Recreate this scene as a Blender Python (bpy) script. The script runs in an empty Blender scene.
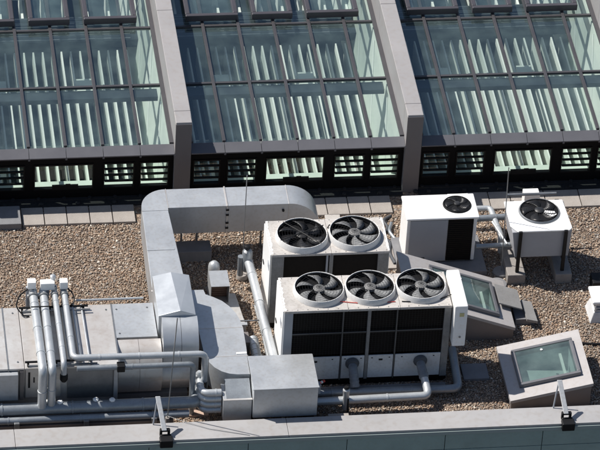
import bpy, math, random
from mathutils import Vector, Matrix
import numpy as np
random.seed(7)
S = bpy.context.scene
COL = S.collection
PI = math.pi

# ------------------------------------------------------------------ materials
def mat(name, color, rough=0.6, metal=0.0, noise=0.0, nscale=3.0, bump=0.0, bscale=40.0, color2=None, stain=0.0, spec=0.5, coord='Object', stretch=None):
    m = bpy.data.materials.new(name); m.use_nodes = True
    nt = m.node_tree; N = nt.nodes; Lk = nt.links
    b = N['Principled BSDF']
    b.inputs['Roughness'].default_value = rough
    b.inputs['Metallic'].default_value = metal
    b.inputs['Specular IOR Level'].default_value = spec
    c1 = (*color, 1)
    tc = N.new('ShaderNodeTexCoord')
    mp = N.new('ShaderNodeMapping'); Lk.new(tc.outputs[coord], mp.inputs[0])
    if stretch: mp.inputs['Scale'].default_value = stretch
    if noise > 0:
        nz = N.new('ShaderNodeTexNoise'); nz.inputs['Scale'].default_value = nscale; nz.inputs['Detail'].default_value = 8; nz.inputs['Roughness'].default_value = .65
        Lk.new(mp.outputs[0], nz.inputs['Vector'])
        cr = N.new('ShaderNodeValToRGB')
        c2 = color2 if color2 else tuple(c * (1 - noise) for c in color)
        cr.color_ramp.elements[0].position = .32; cr.color_ramp.elements[0].color = (*c2, 1)
        cr.color_ramp.elements[1].position = .66; cr.color_ramp.elements[1].color = c1
        Lk.new(nz.outputs[0], cr.inputs[0])
        out = cr.outputs[0]
        if stain > 0:
            n2 = N.new('ShaderNodeTexNoise'); n2.inputs['Scale'].default_value = nscale * 9; n2.inputs['Detail'].default_value = 10
            Lk.new(mp.outputs[0], n2.inputs['Vector'])
            r2 = N.new('ShaderNodeValToRGB'); r2.color_ramp.elements[0].position = .48; r2.color_ramp.elements[0].color = (1, 1, 1, 1)
            r2.color_ramp.elements[1].position = .85; g = 1 - stain; r2.color_ramp.elements[1].color = (g, g * .95, g * .9, 1)
            Lk.new(n2.outputs[0], r2.inputs[0])
            mx = N.new('ShaderNodeMixRGB'); mx.blend_type = 'MULTIPLY'; mx.inputs[0].default_value = 1
            Lk.new(out, mx.inputs[1]); Lk.new(r2.outputs[0], mx.inputs[2]); out = mx.outputs[0]
        Lk.new(out, b.inputs['Base Color'])
        mr = N.new('ShaderNodeMapRange'); mr.inputs['To Min'].default_value = max(.03, rough - .1); mr.inputs['To Max'].default_value = min(1, rough + .12)
        Lk.new(nz.outputs[0], mr.inputs['Value']); Lk.new(mr.outputs[0], b.inputs['Roughness'])
    else:
        b.inputs['Base Color'].default_value = c1
    if bump > 0:
        nb = N.new('ShaderNodeTexNoise'); nb.inputs['Scale'].default_value = bscale; nb.inputs['Detail'].default_value = 4
        Lk.new(mp.outputs[0], nb.inputs['Vector'])
        bp = N.new('ShaderNodeBump'); bp.inputs['Strength'].default_value = bump; bp.inputs['Distance'].default_value = .02
        Lk.new(nb.outputs[0], bp.inputs['Height']); Lk.new(bp.outputs[0], b.inputs['Normal'])
    return m

def glass_mat(name, tint, ior=1.5, gloss=(.9, 1, 1), rough=.02, film=0.0, filmcol=(.2, .3, .3), wave=0.0):
    m = bpy.data.materials.new(name); m.use_nodes = True
    nt = m.node_tree; N = nt.nodes; Lk = nt.links
    for n in list(N): N.remove(n)
    o = N.new('ShaderNodeOutputMaterial'); t = N.new('ShaderNodeBsdfTransparent'); t.inputs[0].default_value = (*tint, 1)
    g = N.new('ShaderNodeBsdfGlossy'); g.inputs[0].default_value = (*gloss, 1); g.inputs['Roughness'].default_value = rough
    # two-sided Schlick reflectance of a thin pane
    ge = N.new('ShaderNodeNewGeometry'); dt = N.new('ShaderNodeVectorMath'); dt.operation = 'DOT_PRODUCT'
    Lk.new(ge.outputs['Normal'], dt.inputs[0]); Lk.new(ge.outputs['Incoming'], dt.inputs[1])
    def mth(op, a, b=None):
        q = N.new('ShaderNodeMath'); q.operation = op
        for i, v in enumerate((a, b)):
            if v is None: continue
            if isinstance(v, (int, float)): q.inputs[i].default_value = v
            else: Lk.new(v, q.inputs[i])
        return q.outputs[0]
    ab = mth('ABSOLUTE', dt.outputs['Value']); pw = mth('POWER', mth('SUBTRACT', 1.0, ab), 5.0)
    f0 = 2 * ((ior - 1) / (ior + 1)) ** 2
    fr_ = mth('ADD', mth('MULTIPLY', pw, 1 - f0), f0)
    mx = N.new('ShaderNodeMixShader'); Lk.new(fr_, mx.inputs[0]); Lk.new(t.outputs[0], mx.inputs[1]); Lk.new(g.outputs[0], mx.inputs[2])
    out = mx.outputs[0]
    if wave > 0:
        tc = N.new('ShaderNodeTexCoord'); nz = N.new('ShaderNodeTexNoise'); nz.inputs['Scale'].default_value = 1.3
        Lk.new(tc.outputs['Object'], nz.inputs['Vector'])
        bp = N.new('ShaderNodeBump'); bp.inputs['Strength'].default_value = wave; bp.inputs['Distance'].default_value = .05
        Lk.new(nz.outputs[0], bp.inputs['Height']); Lk.new(bp.outputs[0], g.inputs['Normal'])
    if film > 0:
        d = N.new('ShaderNodeBsdfDiffuse'); d.inputs[0].default_value = (*filmcol, 1)
        tc = N.new('ShaderNodeTexCoord'); nz = N.new('ShaderNodeTexNoise'); nz.inputs['Scale'].default_value = 2.2; nz.inputs['Detail'].default_value = 8
        Lk.new(tc.outputs['Object'], nz.inputs['Vector'])
        mr = N.new('ShaderNodeMapRange'); mr.inputs['From Min'].default_value = .35; mr.inputs['From Max'].default_value = .7
        mr.inputs['To Min'].default_value = film * .5; mr.inputs['To Max'].default_value = film * 1.5
        Lk.new(nz.outputs[0], mr.inputs['Value'])
        m2 = N.new('ShaderNodeMixShader'); Lk.new(mr.outputs[0], m2.inputs[0]); Lk.new(out, m2.inputs[1]); Lk.new(d.outputs[0], m2.inputs[2]); out = m2.outputs[0]
    Lk.new(out, o.inputs[0])
    return m

def gravel_mat(name, island):
    m = bpy.data.materials.new(name); m.use_nodes = True
    nt = m.node_tree; N = nt.nodes; Lk = nt.links; b = N['Principled BSDF']
    b.inputs['Roughness'].default_value = .85
    cr = N.new('ShaderNodeValToRGB'); cr.color_ramp.interpolation = 'CONSTANT'
    cols = [(.22, .155, .112), (.29, .215, .158), (.165, .125, .10), (.34, .265, .20), (.25, .19, .145), (.26, .235, .21), (.30, .20, .135), (.42, .36, .29), (.20, .155, .122), (.32, .245, .185), (.58, .53, .46)]
    ps = [0, .13, .25, .34, .46, .58, .68, .76, .81, .90, .98]
    e = cr.color_ramp.elements
    e[0].position = 0; e[0].color = (*cols[0], 1); e[1].position = ps[1]; e[1].color = (*cols[1], 1)
    for p, c in zip(ps[2:], cols[2:]):
        q = e.new(p); q.color = (*c, 1)
    if island:
        g = N.new('ShaderNodeNewGeometry'); Lk.new(g.outputs['Random Per Island'], cr.inputs[0])
        tc = N.new('ShaderNodeTexCoord'); nz = N.new('ShaderNodeTexNoise'); nz.inputs['Scale'].default_value = 1.1; nz.inputs['Detail'].default_value = 8
        Lk.new(tc.outputs['Object'], nz.inputs['Vector'])
        mr = N.new('ShaderNodeMapRange'); mr.inputs['From Min'].default_value = .3; mr.inputs['From Max'].default_value = .7; mr.inputs['To Min'].default_value = .86; mr.inputs['To Max'].default_value = 1.32
        Lk.new(nz.outputs[0], mr.inputs['Value'])
        mx = N.new('ShaderNodeMixRGB'); mx.blend_type = 'MULTIPLY'; mx.inputs[0].default_value = 1
        Lk.new(cr.outputs[0], mx.inputs[1]); Lk.new(mr.outputs[0], mx.inputs[2]); Lk.new(mx.outputs[0], b.inputs['Base Color'])
    else:
        tc = N.new('ShaderNodeTexCoord'); v = N.new('ShaderNodeTexVoronoi'); v.inputs['Scale'].default_value = 26
        Lk.new(tc.outputs['Object'], v.inputs['Vector'])
        sp = N.new('ShaderNodeSeparateColor'); Lk.new(v.outputs['Color'], sp.inputs[0]); Lk.new(sp.outputs[0], cr.inputs[0])
        Lk.new(cr.outputs[0], b.inputs['Base Color'])
        bp = N.new('ShaderNodeBump'); bp.invert = True; bp.inputs['Strength'].default_value = 1; bp.inputs['Distance'].default_value = .03
        Lk.new(v.outputs['Distance'], bp.inputs['Height']); Lk.new(bp.outputs[0], b.inputs['Normal'])
    return m

M = dict(
    white=mat('white_paint', (.88, .88, .87), .42, noise=.05, nscale=2.5, stain=.06),
    white_dusty=mat('dusty_white_paint', (.50, .475, .45), .6, noise=.20, nscale=3.5, stain=.32),
    rim=mat('fan_rim_paint', (.70, .695, .685), .45, noise=.12, nscale=6, stain=.2),
    panel=mat('panel_grey_white', (.62, .63, .64), .5, noise=.14, nscale=3, stain=.2),
    lightgrey=mat('light_grey_panel', (.34, .36, .395), .45, noise=.08, nscale=2),
    post=mat('grey_post', (.24, .24, .24), .5, noise=.3, nscale=6, stain=.3),
    grille=mat('black_coil', (.012, .010, .009), .65, noise=.4, nscale=20, spec=.15),
    mesh=mat('black_mesh', (.022, .022, .023), .5, spec=.2),
    black=mat('black_metal', (.008, .008, .009), .5, spec=.25),
    rubber=mat('black_rubber', (.06, .065, .075), .6, bump=.4),
    hose=mat('ribbed_hose', (.20, .215, .24), .5, noise=.3, nscale=14, bump=.3),
    darkbar=mat('dark_bar', (.10, .10, .10), .5, noise=.3, nscale=8),
    finshade=mat('fin_end_shade', (.135, .125, .128), .5, noise=.1, nscale=2),
    blade=mat('fan_blade_grey', (.23, .235, .24), .68, noise=.3, nscale=8, spec=.2),
    bladedark=mat('fan_blade_dark', (.022, .022, .024), .45, noise=.3, nscale=8),
    galv=mat('galvanised_steel', (.52, .54, .56), .40, metal=.5, noise=.16, nscale=2.2, bump=.09, bscale=3.0, stain=.12),
    galv2=mat('galvanised_steel_warm', (.60, .595, .58), .42, metal=.45, noise=.22, nscale=1.5, color2=(.53, .49, .46), bump=.08, bscale=3.5, stain=.16),
    galvbright=mat('bright_steel', (.57, .595, .62), .36, metal=.55, noise=.10, nscale=4, bump=.05, bscale=5),
    pipe=mat('pipe_cladding', (.54, .565, .585), .38, metal=.45, noise=.12, nscale=5, stain=.12),
    pipedark=mat('dark_pipe_cladding', (.32, .35, .38), .42, metal=.5, noise=.2, nscale=5, stain=.15),
    steel=mat('dull_steel', (.30, .31, .32), .4, metal=.7, noise=.2, nscale=9),
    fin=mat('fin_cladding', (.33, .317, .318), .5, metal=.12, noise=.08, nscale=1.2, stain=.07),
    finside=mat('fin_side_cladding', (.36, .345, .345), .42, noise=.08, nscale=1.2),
    mullion=mat('mullion_grey', (.058, .056, .061), .38, noise=.15, nscale=4),
    sill=mat('sill_grey', (.105, .105, .118), .42, noise=.12, nscale=2),
    frame=mat('dark_frame', (.005, .005, .006), .5, spec=.2),
    ventframe=mat('vent_frame_grey', (.06, .056, .064), .35, noise=.1, nscale=4),
    wall=mat('dark_wall', (.004, .004, .005), .6, noise=.3, nscale=8, spec=.12),
    blade_white=mat('white_blade', (.80, .84, .80), .5, noise=.08, nscale=3),
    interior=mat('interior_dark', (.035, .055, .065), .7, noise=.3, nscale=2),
    interior_pale=mat('interior_pale', (.70, .76, .70), .6, noise=.1, nscale=1.5),
    beam=mat('interior_beam', (.022, .032, .042), .5, noise=.3, nscale=3),
    coping=mat('coping_metal', (.39, .382, .382), .5, metal=.15, noise=.10, nscale=1.2, stain=.12),
    clad=mat('teal_cladding', (.30, .385, .36), .35, noise=.15, nscale=2.5, stain=.05),
    cladstrip=mat('teal_strip', (.31, .36, .345), .3, noise=.1, nscale=3),
    concrete=mat('concrete', (.28, .26, .245), .85, noise=.2, nscale=5, bump=.4, bscale=60, stain=.15),
    paver=mat('paver_concrete', (.345, .315, .29), .85, noise=.18, nscale=5, bump=.3, bscale=70, stain=.14),
    darkpaver=mat('dark_concrete', (.20, .20, .21), .85, noise=.2, nscale=5, bump=.3, bscale=70),
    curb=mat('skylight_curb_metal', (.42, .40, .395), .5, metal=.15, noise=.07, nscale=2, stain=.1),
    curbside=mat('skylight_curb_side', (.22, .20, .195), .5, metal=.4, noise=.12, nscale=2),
    skyframe=mat('skylight_frame_grey', (.13, .13, .14), .35, noise=.1, nscale=4),
    well=mat('skylight_well', (.36, .45, .43), .6, noise=.25, nscale=1.8),
    wellpale=mat('skylight_well_pale', (.70, .78, .70), .6),
    deckdark=mat('dark_flashing_shade', (.022, .022, .024), .8, noise=.5, nscale=30, bump=.5, bscale=50),
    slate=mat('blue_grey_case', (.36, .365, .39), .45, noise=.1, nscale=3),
    deck=mat('roof_membrane', (.11, .09, .075), .9),
    roofedge=mat('facade_stone', (.3, .3, .29), .7, noise=.2, nscale=1),
    street=mat('street_asphalt', (.07, .07, .07), .9, noise=.3, nscale=.3),
    slab=mat('grey_board', (.26, .255, .25), .6, noise=.15, nscale=4, stain=.2),
    red=mat('red_tape', (.55, .06, .04), .5),
    rust=mat('brown_grating', (.20, .12, .09), .7, noise=.4, nscale=10),
    yellow=mat('yellow_label', (.55, .50, .25), .5),
    brick=mat('pink_board', (.50, .36, .29), .8, noise=.2, nscale=6, stain=.2),
    roofglass=glass_mat('roof_glass', (.86, .905, .89), 1.66, (.76, .92, 1), .015, .14, (.19, .27, .275), .05),
    winglass=glass_mat('window_glass', (.84, .93, .88), 1.45, (.9, 1, 1), .02),
    skyglass=glass_mat('skylight_glass', (.72, .80, .78), 1.7, (.95, 1, 1), .02, .30, (.20, .27, .26)),
    gravel=gravel_mat('gravel_pebbles', True), gravelbase=gravel_mat('gravel_ground', False),
)

# ------------------------------------------------------------------ builders
class MB:
    def __init__(s): s.v = []; s.f = []
    def add(s, vs, fs):
        o = len(s.v); s.v += [tuple(v) for v in vs]; s.f += [tuple(i + o for i in f) for f in fs]; return s
    def box(s, x0, x1, y0, y1, z0, z1):
        x0, x1 = min(x0, x1), max(x0, x1); y0, y1 = min(y0, y1), max(y0, y1); z0, z1 = min(z0, z1), max(z0, z1)
        vs = [(x0, y0, z0), (x1, y0, z0), (x1, y1, z0), (x0, y1, z0), (x0, y0, z1), (x1, y0, z1), (x1, y1, z1), (x0, y1, z1)]
        return s.add(vs, [(0, 3, 2, 1), (4, 5, 6, 7), (0, 1, 5, 4), (1, 2, 6, 5), (2, 3, 7, 6), (3, 0, 4, 7)])
    def hexa(s, p):   # 8 points bottom 4 ccw, top 4 ccw
        return s.add(p, [(0, 3, 2, 1), (4, 5, 6, 7), (0, 1, 5, 4), (1, 2, 6, 5), (2, 3, 7, 6), (3, 0, 4, 7)])
    def prism(s, poly, a0, a1, axis='z'):
        def P(u, v, w): return (u, v, w) if axis == 'z' else ((w, u, v) if axis == 'x' else (u, w, v))
        n = len(poly); vs = [P(u, v, a0) for u, v in poly] + [P(u, v, a1) for u, v in poly]
        fs = [tuple(range(n - 1, -1, -1)), tuple(range(n, 2 * n))] + [(i, (i + 1) % n, (i + 1) % n + n, i + n) for i in range(n)]
        return s.add(vs, fs)
    def lathe(s, c, prof, n=32, axis='z', closed=False):
        vs = []
        for r, h in prof:
            for i in range(n):
                a = 2 * PI * i / n; u, v = r * math.cos(a), r * math.sin(a)
                vs.append((c[0] + u, c[1] + v, c[2] + h) if axis == 'z' else ((c[0] + h, c[1] + u, c[2] + v) if axis == 'x' else (c[0] + u, c[1] + h, c[2] + v)))
        fs = []; k = len(prof)
        for j in range(k if closed else k - 1):
            for i in range(n):
                a = j * n + i; b = j * n + (i + 1) % n; cc = ((j + 1) % k) * n
                fs.append((a, b, cc + (i + 1) % n, cc + i))
        if not closed:
            fs.append(tuple(range(n - 1, -1, -1))); fs.append(tuple(range((k - 1) * n, k * n)))
        return s.add(vs, fs)
    def tube(s, pts, r, n=14, bend=None, bands=0, band_h=1.1):
        pts = [Vector(p) for p in pts]
        bend = r * 1.6 if bend is None else bend
        path = [pts[0]]
        for i in range(1, len(pts) - 1):
            a, b, c = pts[i - 1], pts[i], pts[i + 1]
            d1 = (a - b); d2 = (c - b); t = min(bend, d1.length * .49, d2.length * .49)
            p0 = b + d1.normalized() * t; p1 = b + d2.normalized() * t
            for k in range(7):
                u = k / 6; path.append((1 - u) ** 2 * p0 + 2 * u * (1 - u) * b + u * u * p1)
        path.append(pts[-1])
        # dense list with radii for bands
        nodes = []
        for i in range(len(path) - 1):
            a, b = path[i], path[i + 1]; L = (b - a).length
            nodes.append((a, r))
            if bands and L > bands * .6:
                k = int(L / bands); d = (b - a).normalized()
                for j in range(k):
                    q = (j + .5) * L / max(k, 1)
                    for off, rr in ((-.014, r), (-.012, r * band_h), (.012, r * band_h), (.014, r)):
                        nodes.append((a + d * (q + off), rr))
        nodes.append((path[-1], r))
        vs = []; up = None
        for i, (p, rr) in enumerate(nodes):
            if i == 0: t = nodes[1][0] - p
            elif i == len(nodes) - 1: t = p - nodes[i - 1][0]
            else: t = (nodes[i + 1][0] - p).normalized() + (p - nodes[i - 1][0]).normalized()
            t = t.normalized()
            if up is None:
                up = t.orthogonal().normalized()
            up = (up - t * up.dot(t)).normalized(); w = t.cross(up)
            for k in range(n):
                a = 2 * PI * k / n; vs.append(p + up * (rr * math.cos(a)) + w * (rr * math.sin(a)))
        m = len(nodes)
        fs = [(j * n + i, j * n + (i + 1) % n, (j + 1) * n + (i + 1) % n, (j + 1) * n + i) for j in range(m - 1) for i in range(n)]
        fs.append(tuple(range(n - 1, -1, -1))); fs.append(tuple(range((m - 1) * n, m * n)))
        return s.add(vs, fs)
    def build(s, name, m, parent=None, bevel=0, smooth=False, origin=None):
        me = bpy.data.meshes.new(name)
        if parent is not None:
            root = parent
            while root.parent: root = root.parent
            o = root.location
        else:
            if origin is None:
                xs = [v[0] for v in s.v]; ys = [v[1] for v in s.v]; zs = [v[2] for v in s.v]
                origin = ((min(xs) + max(xs)) / 2, (min(ys) + max(ys)) / 2, min(zs))
            o = Vector(origin)
        me.from_pydata([(v[0] - o[0], v[1] - o[1], v[2] - o[2]) for v in s.v], [], s.f); me.update()
        me.materials.append(m)
        ob = bpy.data.objects.new(name, me); COL.objects.link(ob)
        if parent is not None: ob.parent = parent
        else: ob.location = o
        if smooth:
            me.polygons.foreach_set('use_smooth', [True] * len(me.polygons))
            me.set_sharp_from_angle(angle=math.radians(38))
        if bevel:
            md = ob.modifiers.new('bevel', 'BEVEL'); md.width = bevel; md.segments = 2; md.limit_method = 'ANGLE'; md.angle_limit = math.radians(40)
        return ob

def tag(o, label=None, cat=None, group=None, kind=None):
    if label: o['label'] = label
    if cat: o['category'] = cat
    if group: o['group'] = group
    if kind: o['kind'] = kind
    return o
def thing(name, label, cat, loc, group=None):
    o = bpy.data.objects.new(name, None); COL.objects.link(o); o.location = loc; o.empty_display_size = .1
    return tag(o, label, cat, group)
def box(name, x0, x1, y0, y1, z0, z1, m, parent=None, bevel=.006):
    return MB().box(x0, x1, y0, y1, z0, z1).build(name, M[m], parent, bevel)
def tube(name, pts, r, m, parent=None, **k):
    return MB().tube(pts, r, **k).build(name, M[m], parent, smooth=True)
def lathe(name, c, prof, m, parent=None, n=32, axis='z', closed=False):
    return MB().lathe(c, prof, n, axis, closed).build(name, M[m], parent, smooth=True)

# ------------------------------------------------------------------ setting
def sheet(name, x0, x1, y0, y1, z, m, kind='structure'):
    me = bpy.data.meshes.new(name); me.from_pydata([(x0, y0, z), (x1, y0, z), (x1, y1, z), (x0, y1, z)], [], [(0, 1, 2, 3)])
    me.materials.append(M[m]); o = bpy.data.objects.new(name, me); COL.objects.link(o); o['kind'] = kind; return o
sheet('ground', -600, 600, -600, 900, -16, 'street')
d = MB().box(-14, 14, -5.66, .9, -15.9, -.012).build('roof_deck', M['deck']); d['kind'] = 'structure'
sheet('gravel_roof', -13.9, 13.9, -5.3, .86, 0, 'gravelbase')

# pebbles
def pebbles():
    t = (1 + 5 ** .5) / 2
    ico = np.array([(-1, t, 0), (1, t, 0), (-1, -t, 0), (1, -t, 0), (0, -1, t), (0, 1, t), (0, -1, -t), (0, 1, -t), (t, 0, -1), (t, 0, 1), (-t, 0, -1), (-t, 0, 1)], float)
    ico /= np.linalg.norm(ico[0])
    fc = np.array([(0, 11, 5), (0, 5, 1), (0, 1, 7), (0, 7, 10), (0, 10, 11), (1, 5, 9), (5, 11, 4), (11, 10, 2), (10, 7, 6), (7, 1, 8), (3, 9, 4), (3, 4, 2), (3, 2, 6), (3, 6, 8), (3, 8, 9), (4, 9, 5), (2, 4, 11), (6, 2, 10), (8, 6, 7), (9, 8, 1)])
    rng = np.random.default_rng(3)
    sp = .0235; P = []
    xs = np.arange(-6.6, 6.6, sp); ys = np.arange(-5.25, .18, sp)
    X, Y = np.meshgrid(xs, ys); X = X.ravel(); Y = Y.ravel()
    X = X + rng.uniform(-.014, .014, X.shape); Y = Y + rng.uniform(-.014, .014, Y.shape)
    keep = np.ones(len(X), bool)
    for (a, b, c, dd) in ((-6.6, -3.5, -4.6, -3.3), (-.75, 1.65, -4.15, -3.45), (1.5, 2.65, -1.25, -.7), (2.8, 3.85, -4.8, -3.75), (1.5, 2.9, -3.1, -2.1), (-1.3, -.5, -5.1, -4.5)):
        keep &= ~((X > a) & (X < b) & (Y > c) & (Y < dd))
    X = X[keep]; Y = Y[keep]; n = len(X)
    r = rng.gamma(9, .00158, n).clip(.008, .025)
    sc = np.stack([r * rng.uniform(.8, 1.35, n), r * rng.uniform(.7, 1.1, n), r * rng.uniform(.5, .8, n)], 1)
    a = rng.uniform(0, 2 * PI, n); tl = rng.uniform(-.5, .5, n)
    V = ico[None] * sc[:, None, :] * rng.uniform(.82, 1.15, (n, 12, 1))
    ct, st = np.cos(tl)[:, None], np.sin(tl)[:, None]
    x, y, z = V[..., 0], V[..., 1], V[..., 2]
    x, z = x * ct - z * st, x * st + z * ct
    ca, sa = np.cos(a)[:, None], np.sin(a)[:, None]
    x, y = x * ca - y * sa, x * sa + y * ca
    V = np.stack([x + X[:, None], y + Y[:, None], z + (r * .35 + rng.uniform(0, .012, n))[:, None]], 2).reshape(-1, 3)
    F = (fc[None] + (np.arange(n) * 12)[:, None, None]).reshape(-1, 3)
    me = bpy.data.meshes.new('gravel'); me.vertices.add(len(V)); me.vertices.foreach_set('co', V.astype(np.float32).ravel())
    me.loops.add(F.size); me.loops.foreach_set('vertex_index', F.astype(np.int32).ravel())
    me.polygons.add(len(F)); me.polygons.foreach_set('loop_start', np.arange(0, F.size, 3, dtype=np.int32)); me.polygons.foreach_set('loop_total', np.full(len(F), 3, np.int32))
    me.polygons.foreach_set('use_smooth', np.ones(len(F), bool))
    me.update(calc_edges=True); me.materials.append(M['gravel'])
    o = bpy.data.objects.new('gravel', me); COL.objects.link(o)
    tag(o, 'brown and beige pebbles covering the flat roof', 'gravel', kind='stuff')
pebbles()

# ------------------------------------------------------------------ glass roofed building behind
B = thing('glass_roofed_building', 'building wing with blue-green glazed roof, light fins and a band of low windows', 'building', (0, .9, 0))
BW = 3.82; P0 = .607; FINW = .27
YG = [.97, 2.66, 4.35, 6.04, 7.73]
bays = (-2, -1, 0, 1, 2)
for b in bays:
    cx = .03 + b * BW
    xl, xr = cx - BW / 2 + FINW / 2, cx + BW / 2 - FINW / 2      # clear between fins
    mx_ = [xl] + [cx + k * P0 for k in (-2, -1, 0, 1, 2)] + [xr]
    # roof mullions
    for k in range(1, 6):
        box('mullion', mx_[k] - .026, mx_[k] + .026, .985, YG[-1], 1.0, 1.05, 'mullion', B, .004)
    box('mullion', xl, xl + .05, .985, YG[-1], 1.0, 1.045, 'mullion', B, .004)
    box('mullion', xr - .07, xr, .985, YG[-1], 1.0, 1.045, 'mullion', B, .004)
    for y in YG[1:]:
        box('transom', xl + .05, xr - .07, y - .028, y + .022, .985, 1.035, 'mullion', B, .004)
    # sill with joints
    m = MB()
    for k in range(6):
        a = mx_[k] + .004; c = mx_[k + 1] - .004
        m.add([(a, .79, .925), (c, .79, .925), (c, .79, .945), (a, .79, .945), (a, .975, 1.02), (c, .975, 1.02), (a, .975, .9), (c, .975, .9)],
              [(0, 1, 2, 3), (3, 2, 5, 4), (0, 6, 7, 1), (6, 4, 5, 7), (0, 3, 4, 6), (1, 7, 5, 2)])
        m.box(c - .012, c + .02, .782, .80, .90, .93)
    m.build('sill', M['sill'], B)
    # glass panes, one per field
    for j in range(3):
        for k in range(6):
            a = mx_[k] + .027 if k else xl + .05; c = mx_[k + 1] - .027 if k < 5 else xr - .07
            if j == 2 and False: continue
            q_ = [1.008 + random.uniform(-.003, .003) for _ in range(3)]; q_.append(q_[0] - q_[1] + q_[2])
            MB().add([(a, YG[j] + (.02 if j else 0), q_[0]), (c, YG[j] + (.02 if j else 0), q_[1]), (c, YG[j + 1] - .03, q_[2]), (a, YG[j + 1] - .03, q_[3])], [(0, 1, 2, 3)]).build('roof_pane', M['roofglass'], B)
    # opened roof vents
    for (a, c) in ((-1.5, -.6), (-.36, .34), (.58, 1.48)):
        f = MB().box(cx + a, cx + c, 4.43, 4.51, 1.06, 1.18).box(cx + a, cx + c, 6.2, 6.28, 1.06, 1.18)
        f.box(cx + a, cx + a + .08, 4.511, 6.199, 1.06, 1.18).box(cx + c - .08, cx + c, 4.511, 6.199, 1.06, 1.18)
        fr = f.build('roof_vent', M['ventframe'], B, .012)
        MB().add([(cx + a + .08, 4.51, 1.12), (cx + c - .08, 4.51, 1.12), (cx + c - .08, 6.2, 1.12), (cx + a + .08, 6.2, 1.12)], [(0, 1, 2, 3)]).build('vent_pane', M['roofglass'], fr)
    # wall band with windows
    wl, wr = cx - BW / 2 + FINW / 2 , cx + BW / 2 - FINW / 2
    w = [(cx - 1.72, cx - 1.27), (cx - 1.16, cx - .67), (cx - .52, cx + .46), (cx + .62, cx + 1.13), (cx + 1.22, cx + 1.70)]
    wm = MB().box(wl, wr, .90, .99, -.0, .225).box(wl, wr, .90, .99, .735, .9)
    xs = [wl] + [v for p in w for v in p] + [wr]
    for q in range(0, len(xs), 2): wm.box(xs[q], xs[q + 1], .90, .99, .2251, .7349)
    wm.build('wall', M['wall'], B)
    for q, (a, c) in enumerate(w):
        fm = MB().box(a, c, .885, .93, .225, .25).box(a, c, .885, .93, .71, .735).box(a, a + .02, .885, .93, .2501, .7099).box(c - .02, c, .885, .93, .2501, .7099)
        if q != 2:
            for z in (.37, .49, .61): fm.box(a + .021, c - .021, .86, .90, z, z + .024)
        else:
            fm.box(a + .3, c - .25, .868, .9, .235, .325).box(a + .52, a + .6, .85, .867, .30, .36)
        fo = fm.build('window', M['frame'], B)
        MB().add([(a + .02, .935, .25), (c - .02, .935, .25), (c - .02, .935, .71), (a + .02, .935, .71)], [(0, 1, 2, 3)]).build('pane', M['winglass'], fo)
    m = MB()
    for k in range(9): m.lathe((cx - 1.7 + k * .42, .865, .06), [(.03, 0), (.03, .02)], 12)
    m.box(wl, wr, .84, .897, 0, .055).box(wl, wr, .69, .839, 0, .03)  # wall bar, plus a wide strip painting the eave's shade over the gravel
    for k in range(7): m.lathe((cx - 1.6 + k * .6, .75, .03), [(.04, 0), (.04, .025), (.02, .04)], 12)
    m.build('flashing_and_shade', M['deckdark'], B)
    # interior: blades, beams, back wall, floor
    nb = 20
    for k in range(nb):
        x = xl + .10 + k * .162
        L = 5.0
        MB().box(x - .014, x + .014, 1.06, 5.15, -.38, .02).build('sun_blade', M['blade_white'], B)
    box('interior_beam', xl, xr - .12, 2.40, 2.64, .87, .96, 'beam', B, .01)
    box('interior_beam', xl, xr - .12, 5.25, 6.0, .0, .16, 'beam', B, .01)
    m = MB()
    for k in range(7): m.tube([(xl + .2, 5.28 + k * .1, .18 + (k % 2) * .02), (xr - .3, 5.28 + k * .1, .18 + (k % 2) * .02)], .009, 6)
    m.build('conduit', M['pipedark'], B)
    for k in range(6): lathe('spotlight', (xl + .4 + k * .58, 5.5, .162), [(.035, 0), (.045, .05), (.02, .07)], 'panel', B, 12)
    m = MB()
    for (px, w_) in ((.72, .30), (2.22, .26)): m.box(xl + px, xl + px + w_, 3.85, 4.2, .02, .10)
    m.build('light_fitting', M['interior_pale'], B)
    box('window_ledge', xl, xr - .08, .995, 1.16, .14, .20, 'interior_pale', B)
    box('rear_beam', xl, xr - .12, 6.35, 6.75, .30, .42, 'interior_pale', B)
    for k in range(9): MB().box(xl + .3 + k * .38 - .02, xl + .3 + k * .38 + .02, 5.85, 6.9, -.30, .10).build('rear_blade', M['blade_white'], B)
    box('ceiling_edge', xl, xr, 2.75, 3.05, -.75, -.45, 'interior_pale', B)
    m = MB().hexa([(xr - .28, 1.06, -.6), (xr - .005, 1.06, -.6), (xr - .005, 8.2, -.6), (xr - .28, 8.2, -.6), (xr - .05, 1.06, .9), (xr - .005, 1.06, .9), (xr - .005, 8.2, .9), (xr - .05, 8.2, .9)]).build('partition', M['interior_pale'], B)
    mm = MB()
    for k in range(3): mm.tube([(xr - .24, 1.15 + k * 1.6, -.3), (xr - .07, 2.4 + k * 1.6, .86)], .012, 6)
    mm.build('brace', M['blade_white'], B)
    MB().box(xl, xr - .065, 1.0, 8.5, -3.3, -3.2).box(xl, xr - .065, 8.3, 8.5, -3.19, .9).box(xl, xr - .065, .995, 1.05, -3.19, -.15).build('interior', M['interior'], B)
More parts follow.
